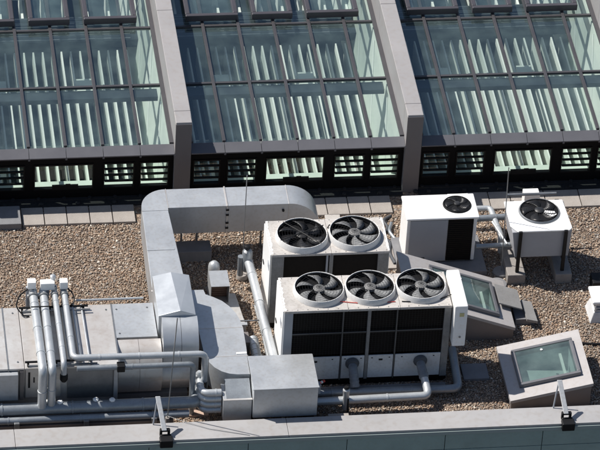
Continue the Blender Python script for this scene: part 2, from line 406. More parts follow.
for b in range(-2, 4):
    fx = .03 + b * BW - BW / 2
    m = MB()
    segs = [(.80, 1.12), (1.126, 4.05), (4.056, 7.0), (7.006, 8.6)]
    for i, (a, c) in enumerate(segs):
        z0 = 1.54 if i == 0 else 1.575
        m.hexa([(fx - .135, a, 0), (fx + .135, a, 0), (fx + .135, c, 0), (fx - .135, c, 0), (fx - .135, a, z0), (fx + .135, a, z0), (fx + .135, c, 1.575), (fx - .135, c, 1.575)])
    m.box(fx - .13, fx + .13, .805, 8.59, .01, 1.565)
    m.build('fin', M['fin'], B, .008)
    box('fin_shade_plate', fx - .132, fx + .132, .79, .7985, .0, 1.532, 'finshade', B, .002)  # added plate, its darker colour paints the shade on the fin's front end
MB().box(-9.6, 9.7, 8.6, 12, -15.9, 1.2).box(-9.6, 9.7, .91, 8.6, -15.9, -3.31).build('building_body', M['roofedge'], B)

# ------------------------------------------------------------------ parapet
PP = thing('parapet_wall', 'roof-edge parapet with light metal coping above teal glass cladding', 'parapet', (0, -5.5, 0))
m = MB()
xs = [-14, -8.1, -5.06, -.9, 4.35, 8.1, 14]
for a, c in zip(xs[:-1], xs[1:]):
    m.hexa([(a + .003, -5.72, .31), (c - .003, -5.72, .31), (c - .003, -5.3, .31), (a + .003, -5.3, .31), (a + .003, -5.72, .352), (c - .003, -5.72, .352), (c - .003, -5.3, .345), (a + .003, -5.3, .345)])
m.build('coping', M['coping'], PP, .005)
MB().box(-14, 14, -5.68, -5.33, -.5, .309).build('upstand', M['curbside'], PP)
MB().box(-14, 14, -5.745, -5.69, .24, .308).build('top_strip', M['cladstrip'], PP, .004)
m = MB()
for k in range(-9, 9):
    m.box(k * 1.52 + .005, k * 1.52 + 1.515, -5.735, -5.7, -.05, .236)
    for q in range(8): m.box(k * 1.52 + .005, k * 1.52 + 1.515, -5.735, -5.7, -.055 - (q + 1) * 1.9 + .01, -.06 - q * 1.9)
m.build('cladding', M['clad'], PP, .003)

# ------------------------------------------------------------------ fans
def fan(parent, c, r, h, rimm='rim', bm='blade', nb=6, guard='mesh', rot=0.0, depth=.17, hub=.1, struts=False, pitch=.4):
    x, y, z = c
    rim = MB().lathe((x, y, z), [(r * 1.0, 0), (r * 1.0, h * .12), (r * .955, h * .9), (r * .945, h), (r * .925, h), (r * .915, h * .9), (r * .905, -.0)], 48).build('fan', M[rimm], parent, smooth=True)
    # interior throat
    lathe('throat', (x, y, z), [(r * .895, .004), (r * .903, h * .93), (r * .908, h * .93), (r * .904, .004)], 'black', rim, 40, closed=True)
    lathe('backing', (x, y, z), [(r * .89, .003), (r * .89, .008)], 'black', rim, 32)
    m = MB(); zz = z + h * .55
    for k in range(nb):
        a0 = rot + k * 2 * PI / nb; K = 6; vs = []
        for i in range(K + 1):
            t = i / K; rr = r * (.2 + .68 * t); sw = .55 * t * t
            wdt = (.30 + .42 * math.sin(t * 2.0)) * (.9 if nb > 5 else 1.25)
            for e in (-.5, .5):
                an = a0 + sw * .7 + e * wdt * (.95 - .15 * t)
                vs.append((x + rr * math.cos(an), y + rr * math.sin(an), zz + e * h * .5 * (1 - .35 * t) * (1 if True else 0)))
        fs = [(2 * i, 2 * i + 1, 2 * i + 3, 2 * i + 2) for i in range(K)]
        m.add(vs, fs)
    bl = m.build('fan_blades', M[bm], rim, smooth=True)
    sd = bl.modifiers.new('s', 'SOLIDIFY'); sd.thickness = .006
    lathe('hub', (x, y, zz - .03), [(r * .23, 0), (r * .23, .05), (r * .17, .065), (r * .05, .068)], 'bladedark' if bm == 'bladedark' else 'post', rim, 20)
    g = MB()
    zt = z + h * .97
    for q in range(1, 9):
        rr = r * .91 * q / 8.5
        n = 36; w = .0012
        g.lathe((x, y, zt), [(rr - w, -w), (rr + w, -w), (rr + w, w), (rr - w, w)], n, closed=True)
    for q in range(8):
        a = q * PI / 8 + .2
        g.tube([(x - r * .95 * math.cos(a), y - r * .95 * math.sin(a), zt + .006), (x + r * .95 * math.cos(a), y + r * .95 * math.sin(a), zt + .006)], 0.0014, 5)
    if struts:
        for a in (.45, 2.3):
            g.tube([(x - r * .95 * math.cos(a), y - r * .95 * math.sin(a), zt + .008), (x + r * .95 * math.cos(a), y + r * .95 * math.sin(a), zt + .008)], .007, 6)
    g.build('guard', M[guard], rim, smooth=True)
    return rim

def jag_strip(parent, x, y0, y1, z, side, w=.03):
    n = 22; rng = random.Random(int(x * 100)); vs = []
    for i in range(n + 1):
        y = y0 + (y1 - y0) * i / n; ww = w * rng.uniform(.35, 1.5)
        vs += [(x, y, z), (x + side * ww, y, z)]
    fs = [(2 * i, 2 * i + 1, 2 * i + 3, 2 * i + 2) if side > 0 else (2 * i, 2 * i + 2, 2 * i + 3, 2 * i + 1) for i in range(n)]
    MB().add(vs, fs).build('edge_sealant', M['white'], parent)

# front chiller
def chiller(name, label, x0, x1, y0, y1, z0, zt, cols, posts, fans, low, right_panel='white', grp='roof chillers'):
    c = thing(name, label, 'chiller', ((x0 + x1) / 2, (y0 + y1) / 2, 0), grp)
    zl = low
    m = MB().box(x0 + .03, x1 - .03, y0 + .06, y1 - .05, zl + .01, zt - .05)
    m.build('coil', M['grille'], c)
    # top lid in two/three plates
    for a, b in cols:
        box('top_plate', a + .002, b - .002, y0, y1, zt - .045, zt, 'white_dusty', c, .006)
    box('side_panel', x0 - .012, x0 + .03, y0 + .07, y1 - .0, z0 + .02, zt - .046, 'white', c)
    box('side_panel', x1 - .03, x1 + .004, y0 + .05, y1 - .0, z0 + .02, zt - .046, right_panel, c)
    box('back_panel', x0 + .031, x1 - .031, y1 - .045, y1 - .01, z0 + .02, zt - .046, 'panel', c)
    for a, b, mt in posts:
        box('post', a, b, y0 + .008, y0 + .055, z0 + .02, zt - .046, mt, c, .004)
    for (fx, fy, r, h, kw) in fans:
        fan(c, (fx, fy, zt + .001), r, h, **kw)
    box('base_rail', x0 + .02, x1 - .02, y0 + .05, y1 - .05, 0.02, z0 + .03, 'black', c)
    jag_strip(c, x0 + .002, y0 + .02, y1 - .01, zt + .003, 1)
    return c

C1 = chiller('chiller', 'long white chiller with three roof fans and black coil front, nearest of the chillers', -.84, 1.77, -4.20, -3.34, .12, 1.54,
             [(-.84, .155), (.155, .965), (.965, 1.77)],
             [(-.835, -.70, 'lightgrey'), (.075, .095, 'darkbar'), (.465, .515, 'post'), (.915, .935, 'darkbar'), (1.66, 1.765, 'post')],
             [(-.25, -3.73, .405, .095, dict(rot=.3)), (.545, -3.735, .405, .095, dict(rot=.1)), (1.34, -3.735, .405, .095, dict(rot=1.0))], .60)
for a, b in ((-.70, .075), (.095, .465), (.515, .915), (.935, 1.66)):
    m = MB().box(a + .002, b - .002, -4.185, -4.172, 1.05, 1.066)
    nx = int((b - a) / .045); 
    for k in range(1, nx): m.box(a + k * (b - a) / nx - .0015, a + k * (b - a) / nx + .0015, -4.168, -4.165, .62, 1.49)
    for k in range(1, 22): m.box(a + .002, b - .002, -4.164, -4.161, .62 + k * .04 - .0015, .62 + k * .04 + .0015)
    m.build('grille', M['mesh'], C1)
    box('crossbar', a + .002, b - .002, -4.192, -4.176, 1.07, 1.085, 'darkbar', C1, .002)
for a, b in ((-.69, .07), (.10, .46), (.52, .91), (.94, 1.655)):
    p_ = box('lower_panel', a, b, -4.185, -4.165, .16, .60, 'panel', C1, .004)
    m = MB()
    for t in (.15, .85): m.box(a + (b - a) * t - .012, a + (b - a) * t + .012, -4.190, -4.186, .545, .56)
    m.box(a + (b - a) * .5 - .03, a + (b - a) * .5 + .03, -4.191, -4.186, .50, .53)
    m.build('latch', M['black'], p_)
for a in (-.8, .49, 1.7): box('foot', a - .08, a + .08, -4.12, -3.42, 0, .019 + .1, 'black', C1)
eb = box('control_box', 1.79, 1.995, -4.33, -3.40, .83, 1.62, 'white', C1, .02)
box('label_plate', 1.87, 1.94, -4.338, -4.331, 1.42, 1.49, 'yellow', eb, .002)
lathe('knob', (1.9, -4.331, 1.02), [(.018, 0), (.016, -.012)], 'steel', eb, 12, axis='y')
tube('cable', [(1.0, -4.06, 1.55), (1.3, -4.1, 1.552), (1.6, -4.04, 1.552), (1.79, -3.95, 1.56)], .008, 'black', C1, n=6)
tube('cable', [(.02, -4.0, 1.55), (.4, -4.08, 1.552), (.9, -4.06, 1.55)], .006, 'red', C1, n=6)

C2 = chiller('chiller', 'shorter white chiller with two roof fans, directly behind the three-fan unit', -.86, 1.01, -2.72, -1.83, .12, 1.50,
             [(-.86, .09), (.09, 1.01)],
             [(-.855, -.66, 'post'), (.01, .04, 'lightgrey'), (.06, .12, 'post'), (.83, 1.0, 'post')],
             [(-.335, -2.30, .42, .10, dict(bm='bladedark', struts=True, rot=.2)), (.50, -2.29, .42, .10, dict(nb=7, rot=.05))], .5)
C2_ = C2
jag_strip(C2, 1.008, -2.7, -1.85, 1.503, -1)
box('lower_panel', -.65, .99, -2.70, -2.68, .16, .5, 'panel', C2)
for a in (-.8, .08, .92): box('foot', a - .08, a + .08, -2.65, -1.9, 0, .119, 'black', C2)
tube('cable', [(.1, -2.08, 1.51), (.14, -2.02, 1.53), (.18, -2.2, 1.56)], .008, 'black', C2, n=6)

# screw heads, rating plates
def screws(c, x0, x1, y0, y1, zt):
    m = MB()
    n = int((x1 - x0) / .16)
    for k in range(n + 1):
        x = x0 + .05 + (x1 - x0 - .1) * k / n
        for y in (y0 + .03, y1 - .03): m.lathe((x, y, zt), [(.0085, 0), (.006, .006)], 8)
        m.lathe((x, y0 + .004, zt - .022), [(.007, 0), (.005, -.01)], 8, 'y')
    m.build('screw_heads', M['steel'], c)
screws(C1, -.84, 1.77, -4.2, -3.34, 1.541); screws(C2, -.86, 1.01, -2.72, -1.83, 1.501)
for c_, x_, ys in ((C1, -.853, (-4.05, -3.8, -3.5)), (C2, -.873, (-2.6, -2.3, -2.0))):
    box('rating_plate', x_ - .004, x_, ys[0], ys[0] + .14, 1.1, 1.22, 'lightgrey', c_, .001)
    box('side_handle', x_ - .012, x_, ys[2] - .05, ys[2] + .05, .8, .84, 'black', c_, .003)
tag(tube('black_cable', [(1.52, .12, .03), (1.36, -.02, .05), (1.44, -.22, .04), (1.28, -.42, .05), (1.42, -.62, .04), (1.34, -.9, .07), (1.40, -1.2, .06)], .028, 'rubber', n=8, bend=.09), 'tangled dark cable between the two-fan chiller and the boxy white unit', 'cable')
tag(tube('grey_hose', [(1.50, -.1, .05), (1.42, -.35, .07), (1.50, -.55, .05)], .03, 'pipedark', n=8, bend=.09), 'short grey hose by the left side of the boxy white unit', 'hose')
# white condensing unit, solid box
U = thing('condensing_unit', 'boxy white condensing unit with grey door and black grille half, single small top fan', 'air conditioner', (2.1, -.97, 0), 'white condensing units')
x0, x1, y0, y1, z0, z1 = 1.53, 2.69, -1.28, -.66, .12, 1.02
box('casing', x0 + .01, x1 - .01, y0 + .03, y1, z0, z1 - .041, 'white', U, .01)
box('top_cover', x0 - .01, x1 + .015, y0 - .01, y1 + .01, z1 - .04, z1, 'white', U, .015)
box('door', x0 + .06, 2.20, y0 + .008, y0 + .029, z0 + .03, z1 - .06, 'lightgrey', U, .004)
box('handle', 1.80, 1.86, y0 - .004, y0 + .007, z0 + .07, z0 + .10, 'black', U, .003)
m = MB().box(2.21, 2.62, y0 + .012, y0 + .029, z0 + .02, z1 - .06)
for k in range(20): m.box(2.215, 2.615, y0 + .004, y0 + .0118, z0 + .04 + k * .04, z0 + .046 + k * .04)
m.build('grille', M['grille'], U)
fan(U, (2.39, -.945, z1 + .001), .235, .02, rimm='black', bm='bladedark', nb=5, hub=.08, rot=.4)
for q in (1.60, 2.05, 2.64): lathe('screw', (q, y0 + .0, 1.0), [(.008, 0), (.006, -.006)], 'steel', U, 8, axis='y')
box('rear_bracket', 2.28, 2.62, y1 + .01, y1 + .04, .93, 1.0, 'white', U)
for a in (1.6, 2.6): box('foot', a - .05, a + .05, y0 + .05, y1 - .05, .1, .119, 'black', U, .002)
tag(box('concrete_pad', 1.42, 2.86, -1.53, -.55, 0, .1, 'darkpaver', None, .01), 'flat grey concrete pad under the boxy white unit', 'concrete pad')

# white condensing unit on legs
V = thing('condensing_unit', 'low white condensing unit raised on black legs above two concrete footings', 'air conditioner', (3.66, -1.28, 0), 'white condensing units')
x0, x1, y0, y1, z0, z1 = 3.17, 4.165, -1.69, -.87, .46, 1.0
m = MB()
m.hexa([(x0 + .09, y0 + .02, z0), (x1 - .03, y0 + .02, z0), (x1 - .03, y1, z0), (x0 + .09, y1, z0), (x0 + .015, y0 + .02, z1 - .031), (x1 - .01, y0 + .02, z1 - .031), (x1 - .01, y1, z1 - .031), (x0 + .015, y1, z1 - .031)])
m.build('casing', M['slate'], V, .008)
MB().prism([(x0 + .10, y0), (x1 - .05, y0), (x1, y0 + .06), (x1 - .03, y1), (x0, y1), (x0, y0 + .16)], z1 - .03, z1).build('top_cover', M['white'], V, .012)
fr = fan(V, (3.70, -1.18, z1 + .001), .34, .03, rimm='steel', bm='bladedark', nb=5, rot=.3)
m = MB()   # sunlit blade, the sun's glare put into its white colour
a0 = -.35
m.add([(3.70 + r_ * math.cos(a0 + t), -1.18 + r_ * math.sin(a0 + t), z1 + .026) for r_, t in ((.09, -.5), (.26, -.42), (.29, -.05), (.24, .22), (.09, .3))], [(0, 1, 2, 3, 4)])
m.build('sun_glare_blade', M['white'], fr)
for lx in (3.31, 4.05):
    box('leg', lx - .028, lx + .028, y0 - .045, y0 - .001, .2, 1.01, 'black', V, .004)
    box('leg', lx - .035, lx + .035, y1 + .001, y1 + .04, .2, .98, 'black', V, .004)
    box('cross_rail', lx - .03, lx + .03, y0 + .0, y1, .425, .459, 'black', V, .003)
tag(box('concrete_footing', 3.15, 3.44, -1.80, -.75, 0, .2, 'concrete', None, .012), 'left concrete footing under the raised white unit', 'footing', 'footings of the raised unit')
tag(box('concrete_footing', 3.93, 4.20, -1.82, -.75, 0, .2, 'concrete', None, .012), 'right concrete footing under the raised white unit', 'footing', 'footings of the raised unit')
tag(tube('pipe_rail', [(3.27, -.60, .92), (4.09, -.60, .92)], .025, 'steel'), 'thin grey rail behind the raised white unit', 'rail')
tag(box('white_block', 3.74, 4.0, .13, .33, 0, .34, 'white', None, .01), 'small white block behind the raised white unit beside the pavers', 'block')

# pipes between units
tag(tube('pipe', [(2.60, -.2, .36), (3.11, -.2, .36), (3.15, -1.02, .40), (3.16, -1.05, .1)], .05, 'pipe', bands=.3), 'light bent pipe between the two white units, turning towards the camera', 'pipe')
tag(tube('pipe', [(2.70, -.53, .4), (3.3, -.5, .4)], .055, 'pipedark', bands=.25), 'short dark thick pipe joining the two white units', 'pipe')
tag(tube('pipe', [(2.70, -1.24, .38), (3.34, -1.22, .38)], .042, 'pipedark', bands=.4), 'straight blue-grey pipe joining the white units at their front', 'pipe')
tag(tube('pipe', [(3.04, -.75, .5), (3.20, -1.28, .44)], .018, 'pipe', n=8), 'thin slanting tube beside the raised white unit', 'pipe')
LR = 'lightning rods'
def rod(x, y, z0, h, label, base='concrete', tilt=(0, 0), rb=.09, r=.008):
    t = thing('lightning_rod', label, 'lightning rod', (x, y, z0), LR)
    lathe('base', (x, y, z0), [(rb, 0), (rb, .06), (rb * .85, .08), (rb * .25, .08)], base, t, 20)
    tube('rod', [(x, y, z0 + .07), (x + tilt[0], y + tilt[1], z0 + h)], r, 'steel', t, n=6)
    return t
rod(3.10, -1.50, 0, 2.0, 'thin upright rod between the two white units', 'darkpaver', (-.0, .2), .14)
rod(-1.12, -1.38, .03, 2.05, 'thin upright rod on a round concrete foot left of the two-fan chiller', 'paver', (.0, .0), .09)
tag(lathe('round_slab', (2.99, -1.80, 0), [(.15, 0), (.15, .05), (.13, .055)], 'darkpaver'), 'dark round slab on the gravel between the white units', 'slab')

# ------------------------------------------------------------------ skylights
def skylight(label, x0, x1, y0, y1, zf, fx0, fx1, fy0, fy1, mot):
    t = thing('skylight', label, 'skylight', ((x0 + x1) / 2, (y0 + y1) / 2, 0), 'tilted skylights')
    Z = lambda x: zf(x)
    th = .055; o = .02
    # coping ring (4 boards) that overhangs the curb
    m = MB()
    def slab(a, b, c, d, dz0, dz1):
        m.hexa([(a, c, Z(a) + dz0), (b, c, Z(b) + dz0), (b, d, Z(b) + dz0), (a, d, Z(a) + dz0), (a, c, Z(a) + dz1), (b, c, Z(b) + dz1), (b, d, Z(b) + dz1), (a, d, Z(a) + dz1)])
    ix0, ix1, iy0, iy1 = fx0 + .05, fx1 - .05, fy0 + .05, fy1 - .05
    slab(x0, x1, y0, iy0, -th, 0); slab(x0, x1, iy1, y1, -th, 0); slab(x0, ix0, iy0, iy1, -th, 0); slab(ix1, x1, iy0, iy1, -th, 0)
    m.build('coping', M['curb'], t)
    m = MB()
    def wall_(a, b, c, d): m.hexa([(a, c, 0), (b, c, 0), (b, d, 0), (a, d, 0), (a, c, Z(a) - th - .002), (b, c, Z(b) - th - .002), (b, d, Z(b) - th - .002), (a, d, Z(a) - th - .002)])
    wall_(x0 + o, x1 - o, y0 + o, y0 + .06); wall_(x0 + o, x1 - o, y1 - .06, y1 - o); wall_(x0 + o, x0 + .06, y0 + .061, y1 - .061); wall_(x1 - .06, x1 - o, y0 + .061, y1 - .061)
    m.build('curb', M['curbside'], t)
    # window sash
    m = MB(); w = .055
    def bar(a, b, c, d): 
        m.hexa([(a, c, Z(a) + .002), (b, c, Z(b) + .002), (b, d, Z(b) + .002), (a, d, Z(a) + .002), (a, c, Z(a) + .07), (b, c, Z(b) + .07), (b, d, Z(b) + .07), (a, d, Z(a) + .07)])
    bar(fx0, fx1, fy0, fy0 + w); bar(fx0, fx1, fy1 - w, fy1); bar(fx0, fx0 + w, fy0 + w, fy1 - w); bar(fx1 - w, fx1, fy0 + w, fy1 - w)
    f = m.build('sash', M['skyframe'], t, .012)
    g = MB(); a, b, c, d = fx0 + w, fx1 - w, fy0 + w, fy1 - w
    g.add([(a, c, Z(a) + .052), (b, c, Z(b) + .052), (b, d, Z(b) + .052), (a, d, Z(a) + .052)], [(0, 1, 2, 3)]); g.build('pane', M['skyglass'], f)
    # well
    g = MB(); zb = .012
    g.add([(ix0, iy0, zb), (ix1, iy0, zb), (ix1, iy1, zb), (ix0, iy1, zb)] + [(q[0], q[1], Z(q[0]) - .002) for q in ((ix0, iy0), (ix1, iy0), (ix1, iy1), (ix0, iy1))],
          [(0, 1, 2, 3), (0, 4, 5, 1), (1, 5, 6, 2), (2, 6, 7, 3), (3, 7, 4, 0)])
    g.build('light_well', M['well'], t)
    MB().box(ix1 - .17, ix1 - .13, iy0 + .12, iy1 - .12, Z(ix1 - .15) - .10, Z(ix1 - .15) - .07).build('handrail', M['wellpale'], t)
    lathe('latch', ((fx0 + fx1) / 2 - .02, fy1 - .14, Z((fx0 + fx1) / 2) + .053), [(.02, 0), (.02, .012)], 'white', f, 14)
    return t
skylight('square skylight tilted up to the right, nearest the parapet', 2.665, 3.95, -4.95, -3.60, lambda x: .20 + .225 * (x - 2.67), 2.845, 3.80, -4.70, -3.83, 0)
skylight('skylight sloping down to the right behind the three-fan chiller', 1.25, 3.03, -3.21, -2.0, lambda x: .25 + .385 * (3.03 - x), 1.75, 2.80, -3.05, -2.2, 0)
tag(MB().hexa([(2.83, -2.76, .385), (3.22, -2.76, .24), (3.22, -2.26, .24), (2.83, -2.26, .385), (2.83, -2.76, .41), (3.22, -2.76, .265), (3.22, -2.26, .265), (2.83, -2.26, .41)]).build('grey_board', M['slab'], None, .004),
    'wide grey board leaning on the right edge of the rear skylight', 'board', 'grey boards beside the rear skylight')
tag(MB().hexa([(3.27, -2.93, .14), (3.45, -2.93, .09), (3.43, -2.42, .09), (3.25, -2.42, .14), (3.27, -2.93, .19), (3.45, -2.93, .14), (3.43, -2.42, .14), (3.25, -2.42, .19)]).build('grey_board', M['slab'], None, .004),
    'narrow grey board on the gravel, outermost beside the rear skylight', 'board', 'grey boards beside the rear skylight')
tag(box('support_block', 3.10, 3.42, -2.85, -2.5, 0, .13, 'darkpaver', None, .01), 'dark block under the two grey boards', 'block')
tag(box('loose_paver', 2.06, 2.47, -4.20, -3.82, .0, .06, 'darkpaver', None, .008), 'dark grey loose paver between the three-fan chiller and front skylight', 'paver')
tag(tube('black_cable', [(3.98, -3.38, .04), (4.2, -3.42, .03), (4.6, -3.45, .03), (6.4, -3.3, .03)], .022, 'black', n=8), 'black cable across the gravel at the right edge', 'cable')

# roof vent cap at right edge
t = thing('roof_ventilator', 'white slotted vent cap on the gravel at the right edge', 'vent', (4.58, -2.68, 0))
m = MB().hexa([(4.31, -2.88, 0), (4.95, -2.88, 0), (4.95, -2.42, 0), (4.31, -2.42, 0), (4.37, -2.84, .2), (4.9, -2.84, .2), (4.9, -2.46, .2), (4.37, -2.46, .2)])
m.build('base', M['panel'], t, .01)
box('body', 4.40, 4.87, -2.80, -2.50, .2, .36, 'black', t)
m = MB()
for k in range(3): m.box(4.38, 4.89, -2.835, -2.80, .215 + k * .055, .235 + k * .055)
for xx in (4.38, 4.62, 4.87): m.box(xx, xx + .02, -2.84, -2.80, .2, .375)
m.build('louvre', M['panel'], t)
box('cap', 4.33, 4.93, -2.87, -2.44, .376, .43, 'white', t, .015)
tag(box('drain_box', 4.50, 4.80, -2.08, -1.80, 0, .2, 'black', None, .01), 'small black box in shade near the right edge', 'box')

# ------------------------------------------------------------------ pavers along the wall
ordn = ['first', 'second', 'third', 'fourth', 'fifth', 'sixth', 'seventh']
def pav(x0, x1, label):
    j = random.uniform(-.008, .008); k = random.uniform(-.004, .004)
    tag(box('paver', x0 + .008, x1 - .008, .19 + j, .655 + j, 0, .05 + k, 'paver', None, .006), label, 'paver', 'pale pavers along the glazed wall')
xx = -4.545
for k in range(5):
    pav(xx, xx + .373, f'pale paver, {ordn[k]} in the row left of the big duct counting from the dark slab'); xx += .373
xx = .13
for k in range(4):
    pav(xx, xx + .362, f'pale paver, {ordn[k]} in the row between duct end and boxy white unit'); xx += .362
xx = 2.86
for k, w in enumerate((.36, .36, .58, .585, .585, .585)):
    pav(xx, xx + w, f'pale paver, {ordn[k]} in the row right of the boxy white unit'); xx += w
tag(box('dark_slab', -5.6, -4.56, .13, .62, 0, .13, 'darkpaver', None, .01), 'dark grey slab at the left end of the paver row', 'slab')
tag(box('pale_slab', .43, .68, .02, .2, 0, .045, 'white_dusty', None, .004), 'small pale slab just behind the two-fan chiller', 'slab')
tag(box('timber_board', 1.22, 1.42, -1.3, -.55, 0, .05, 'paver', None, .004), 'pale board on the gravel between the rear chiller and boxy white unit', 'board')

# ------------------------------------------------------------------ big ventilation duct
D = thing('ventilation_duct', 'large galvanised duct running along the glazed wall and turning forward to the gabled hood', 'duct', (-1.5, -.55, 0))
def seam(m, x, y0, y1, z0, z1): m.box(x - .012, x + .012, y0 - .012, y1 + .012, z0 - .012, z1 + .012)
m = MB().box(-2.28, -1.33, -.8, -.3, .52, 1.05).box(-1.326, -.33, -.8, -.3, .52, 1.05)
m.build('cross_run', M['galv'], D, .006)
m = MB(); seam(m, -1.33, -.8, -.3, .52, 1.05); m.box(-2.285, -2.275, -.806, -.294, .515, 1.056); m.box(-.335, -.325, -.806, -.294, .515, 1.056)
m.build('flange', M['galv2'], D, .002)
poly = [(-.324, .52), (-.324, 1.05)] + [(-.33 + .53 * math.sin(a), .52 + .53 * math.cos(a)) for a in [PI / 2 * k / 12 for k in range(1, 13)]] + [(.2, .02), (-.324, .02)]
MB().prism([(u, v) for u, v in poly], -.8, -.3, 'y').build('end_elbow', M['galv'], D, smooth=True)
arc = [(-2.29 - .42 * math.cos(a), -.78 + .48 * math.sin(a)) for a in [PI / 2 * k / 12 for k in range(0, 13)]]
MB().prism(arc + [(-2.288, -.8), (-2.29, -.86), (-2.71, -.86)], .52, 1.05).build('corner_elbow', M['galv'], D, smooth=True)
MB().prism([(-2.71, -.866), (-2.29, -.866), (-2.20, -2.96), (-2.745, -2.96)], .52, 1.05).build('forward_run', M['galv'], D, .006)
hx0, hx1, hy0, hy1 = -2.745, -2.17, -3.88, -2.88
m = MB().add([(hx0, hy0, .5), (hx1, hy0, .5), (hx1, hy1, .5), (hx0, hy1, .5), (hx0, hy0, 1.3), (hx1, hy0, 1.3), (hx1, hy1, 1.3), (hx0, hy1, 1.3), (-2.41, hy0, 1.39), (-2.46, hy1, 1.37)],
             [(0, 3, 2, 1), (0, 1, 5, 8, 4), (2, 3, 7, 9, 6), (1, 2, 6, 5), (3, 0, 4, 7), (4, 8, 9, 7), (8, 5, 6, 9)])
m.build('gabled_hood', M['galvbright'], D, .006)
def elbow_poly(r, yc, zc, zb): return [(yc - r * math.sin(a), zc + r * math.cos(a)) for a in [PI / 2 * k / 14 for k in range(15)]] + [(yc - r, zb), (yc, zb)]
MB().prism(elbow_poly(.42, -3.884, .86, .5), -2.70, -2.42, 'x').build('drop_elbow', M['galvbright'], D, smooth=True)
MB().prism(elbow_poly(.42, -3.884, .86, .5), -2.414, -2.15, 'x').build('drop_elbow', M['galvbright'], D, smooth=True)
for (a, b) in ((-1.9, -.55), (-.6, -.55), (-2.45, -1.5), (-2.45, -2.4)):
    MB().box(a - .15, a + .15, b - .02, b + .02, .48, .519).box(a - .14, a - .11, b - .02, b + .02, 0, .479).box(a + .11, a + .14, b - .02, b + .02, 0, .479).build('stand', M['steel'], D)
tag(box('support_block', -2.11, -1.56, -.90, -.60, 0, .22, 'darkpaver', None, .01), 'long grey concrete block beneath the duct along the glazed wall', 'block')

for zz in (.60, .70, .86, .96): box('clip', -1.35, -1.30, -.822, -.812, zz, zz + .035, 'black', D, .003)
for k in range(5): box('clip', -2.30 - .0, -2.262, -.818, -.8065, .55 + k * .1, .57 + k * .1, 'steel', D, 0)
lathe('test_port', (-.42, -.80, .93), [(.02, 0), (.02, -.03), (.01, -.035)], 'black', D, 12, axis='y')
box('cleat', -2.76, -2.14, -2.965, -2.925, 1.05, 1.062, 'galv2', D, .002)
box('cleat', -2.725, -2.29, -1.905, -1.875, 1.05, 1.058, 'galv', D, .002)
# ------------------------------------------------------------------ curved flat duct + box
E_ = thing('curved_duct', 'flat galvanised duct curving from beside the hood into a square box at the parapet', 'duct', (-1.7, -4.2, 0))
outl = [(-2.12, -2.62), (-2.06, -4.14), (-2.045, -4.28), (-2.0, -4.43), (-1.93, -4.56), (-1.83, -4.66), (-1.72, -4.72), (-1.60, -4.745), (-1.405, -4.75), (-1.405, -4.45), (-1.39, -4.1), (-1.385, -3.62), (-1.41, -3.42), (-1.46, -3.23), (-1.54, -3.06), (-1.64, -2.92), (-1.76, -2.82), (-1.88, -2.74), (-1.90, -2.62)]
MB().prism(outl, .34, .79).build('curved_section', M['galv'], E_, smooth=True)
m = MB().box(-2.09, -1.385, -3.605, -3.595, .78, .7935).box(-2.07, -1.385, -4.305, -4.295, .78, .7935)
m.build('seam', M['galv2'], E_)
box('white_tag', -1.56, -1.40, -4.26, -4.22, .791, .80, 'white', E_, .002)
MB().hexa([(-1.40, -5.22, .30), (-.41, -5.22, .30), (-.41, -4.42, .30), (-1.40, -4.42, .30), (-1.40, -5.22, .86), (-.41, -5.22, .86), (-.43, -4.42, .86), (-1.38, -4.42, .86)]).build('box_section', M['galv'], E_, .008)
MB().box(-1.42, -.395, -5.235, -5.19, .861, .872).box(-1.41, -.40, -5.19, -4.41, .861, .868).build('lid', M['galv'], E_, .004)
MB().hexa([(-1.85, -5.14, .20), (-1.41, -5.14, .20), (-1.41, -4.70, .20), (-1.85, -4.66, .20), (-1.85, -5.14, .60), (-1.41, -5.14, .60), (-1.41, -4.77, .60), (-1.85, -4.72, .60)]).build('lower_branch', M['galv'], E_, .006)
MB().box(-1.852, -1.408, -5.146, -5.11, .601, .612).build('flange', M['galv2'], E_)
MB().prism([(-5.105, .602), (-4.78, .602), (-4.78, .735), (-4.90, .70), (-5.0, .65), (-5.08, .615)], -1.80, -1.42, 'x').build('transition', M['pipedark'], E_, smooth=True)
for a in (-1.3, -.5): box('foot', a - .06, a + .06, -5.15, -4.5, 0, .299, 'black', E_)
for a, b in ((-1.95, -3.0), (-1.5, -3.8)): box('foot', a - .05, a + .05, b - .05, b + .05, 0, .339, 'steel', E_)
# exhaust hood
X_ = thing('exhaust_hood', 'small galvanised exhaust hood with dark open mouth behind the curved duct', 'exhaust hood', (-1.5, -2.1, 0))
m = MB().add([(-1.73, -2.26, .56), (-1.43, -2.26, .56), (-1.43, -1.85, .56), (-1.73, -1.85, .56), (-1.73, -2.22, .18), (-1.43, -2.22, .18), (-1.43, -1.85, .18), (-1.73, -1.85, .18)],
             [(0, 1, 2, 3), (0, 3, 7, 4), (1, 5, 6, 2), (2, 6, 7, 3)])
o = m.build('hood', M['galv'], X_); sd = o.modifiers.new('s', 'SOLIDIFY'); sd.thickness = .012
m = MB().box(-1.71, -1.45, -2.05, -2.04, .19, .54); 
for k in range(8): m.box(-1.71, -1.45, -2.06, -2.051, .21 + k * .042, .216 + k * .042)
m.build('grating', M['rust'], X_)
lathe('stub', (-1.62, -1.68, 0), [(.095, 0), (.095, .50), (.085, .56), (.05, .60), (.015, .615)], 'pipe', X_, 24)
MB().hexa([(-1.76, -2.95, 0), (-1.24, -2.95, 0), (-1.24, -2.0, 0), (-1.76, -2.0, 0), (-1.76, -2.95, .30), (-1.24, -2.95, .30), (-1.30, -1.95, .17), (-1.76, -1.95, .17)]).build('base_box', M['galv2'], X_, .006)
box('base_lip', -1.80, -1.22, -2.97, -2.9, .301, .33, 'galv', X_, .003)

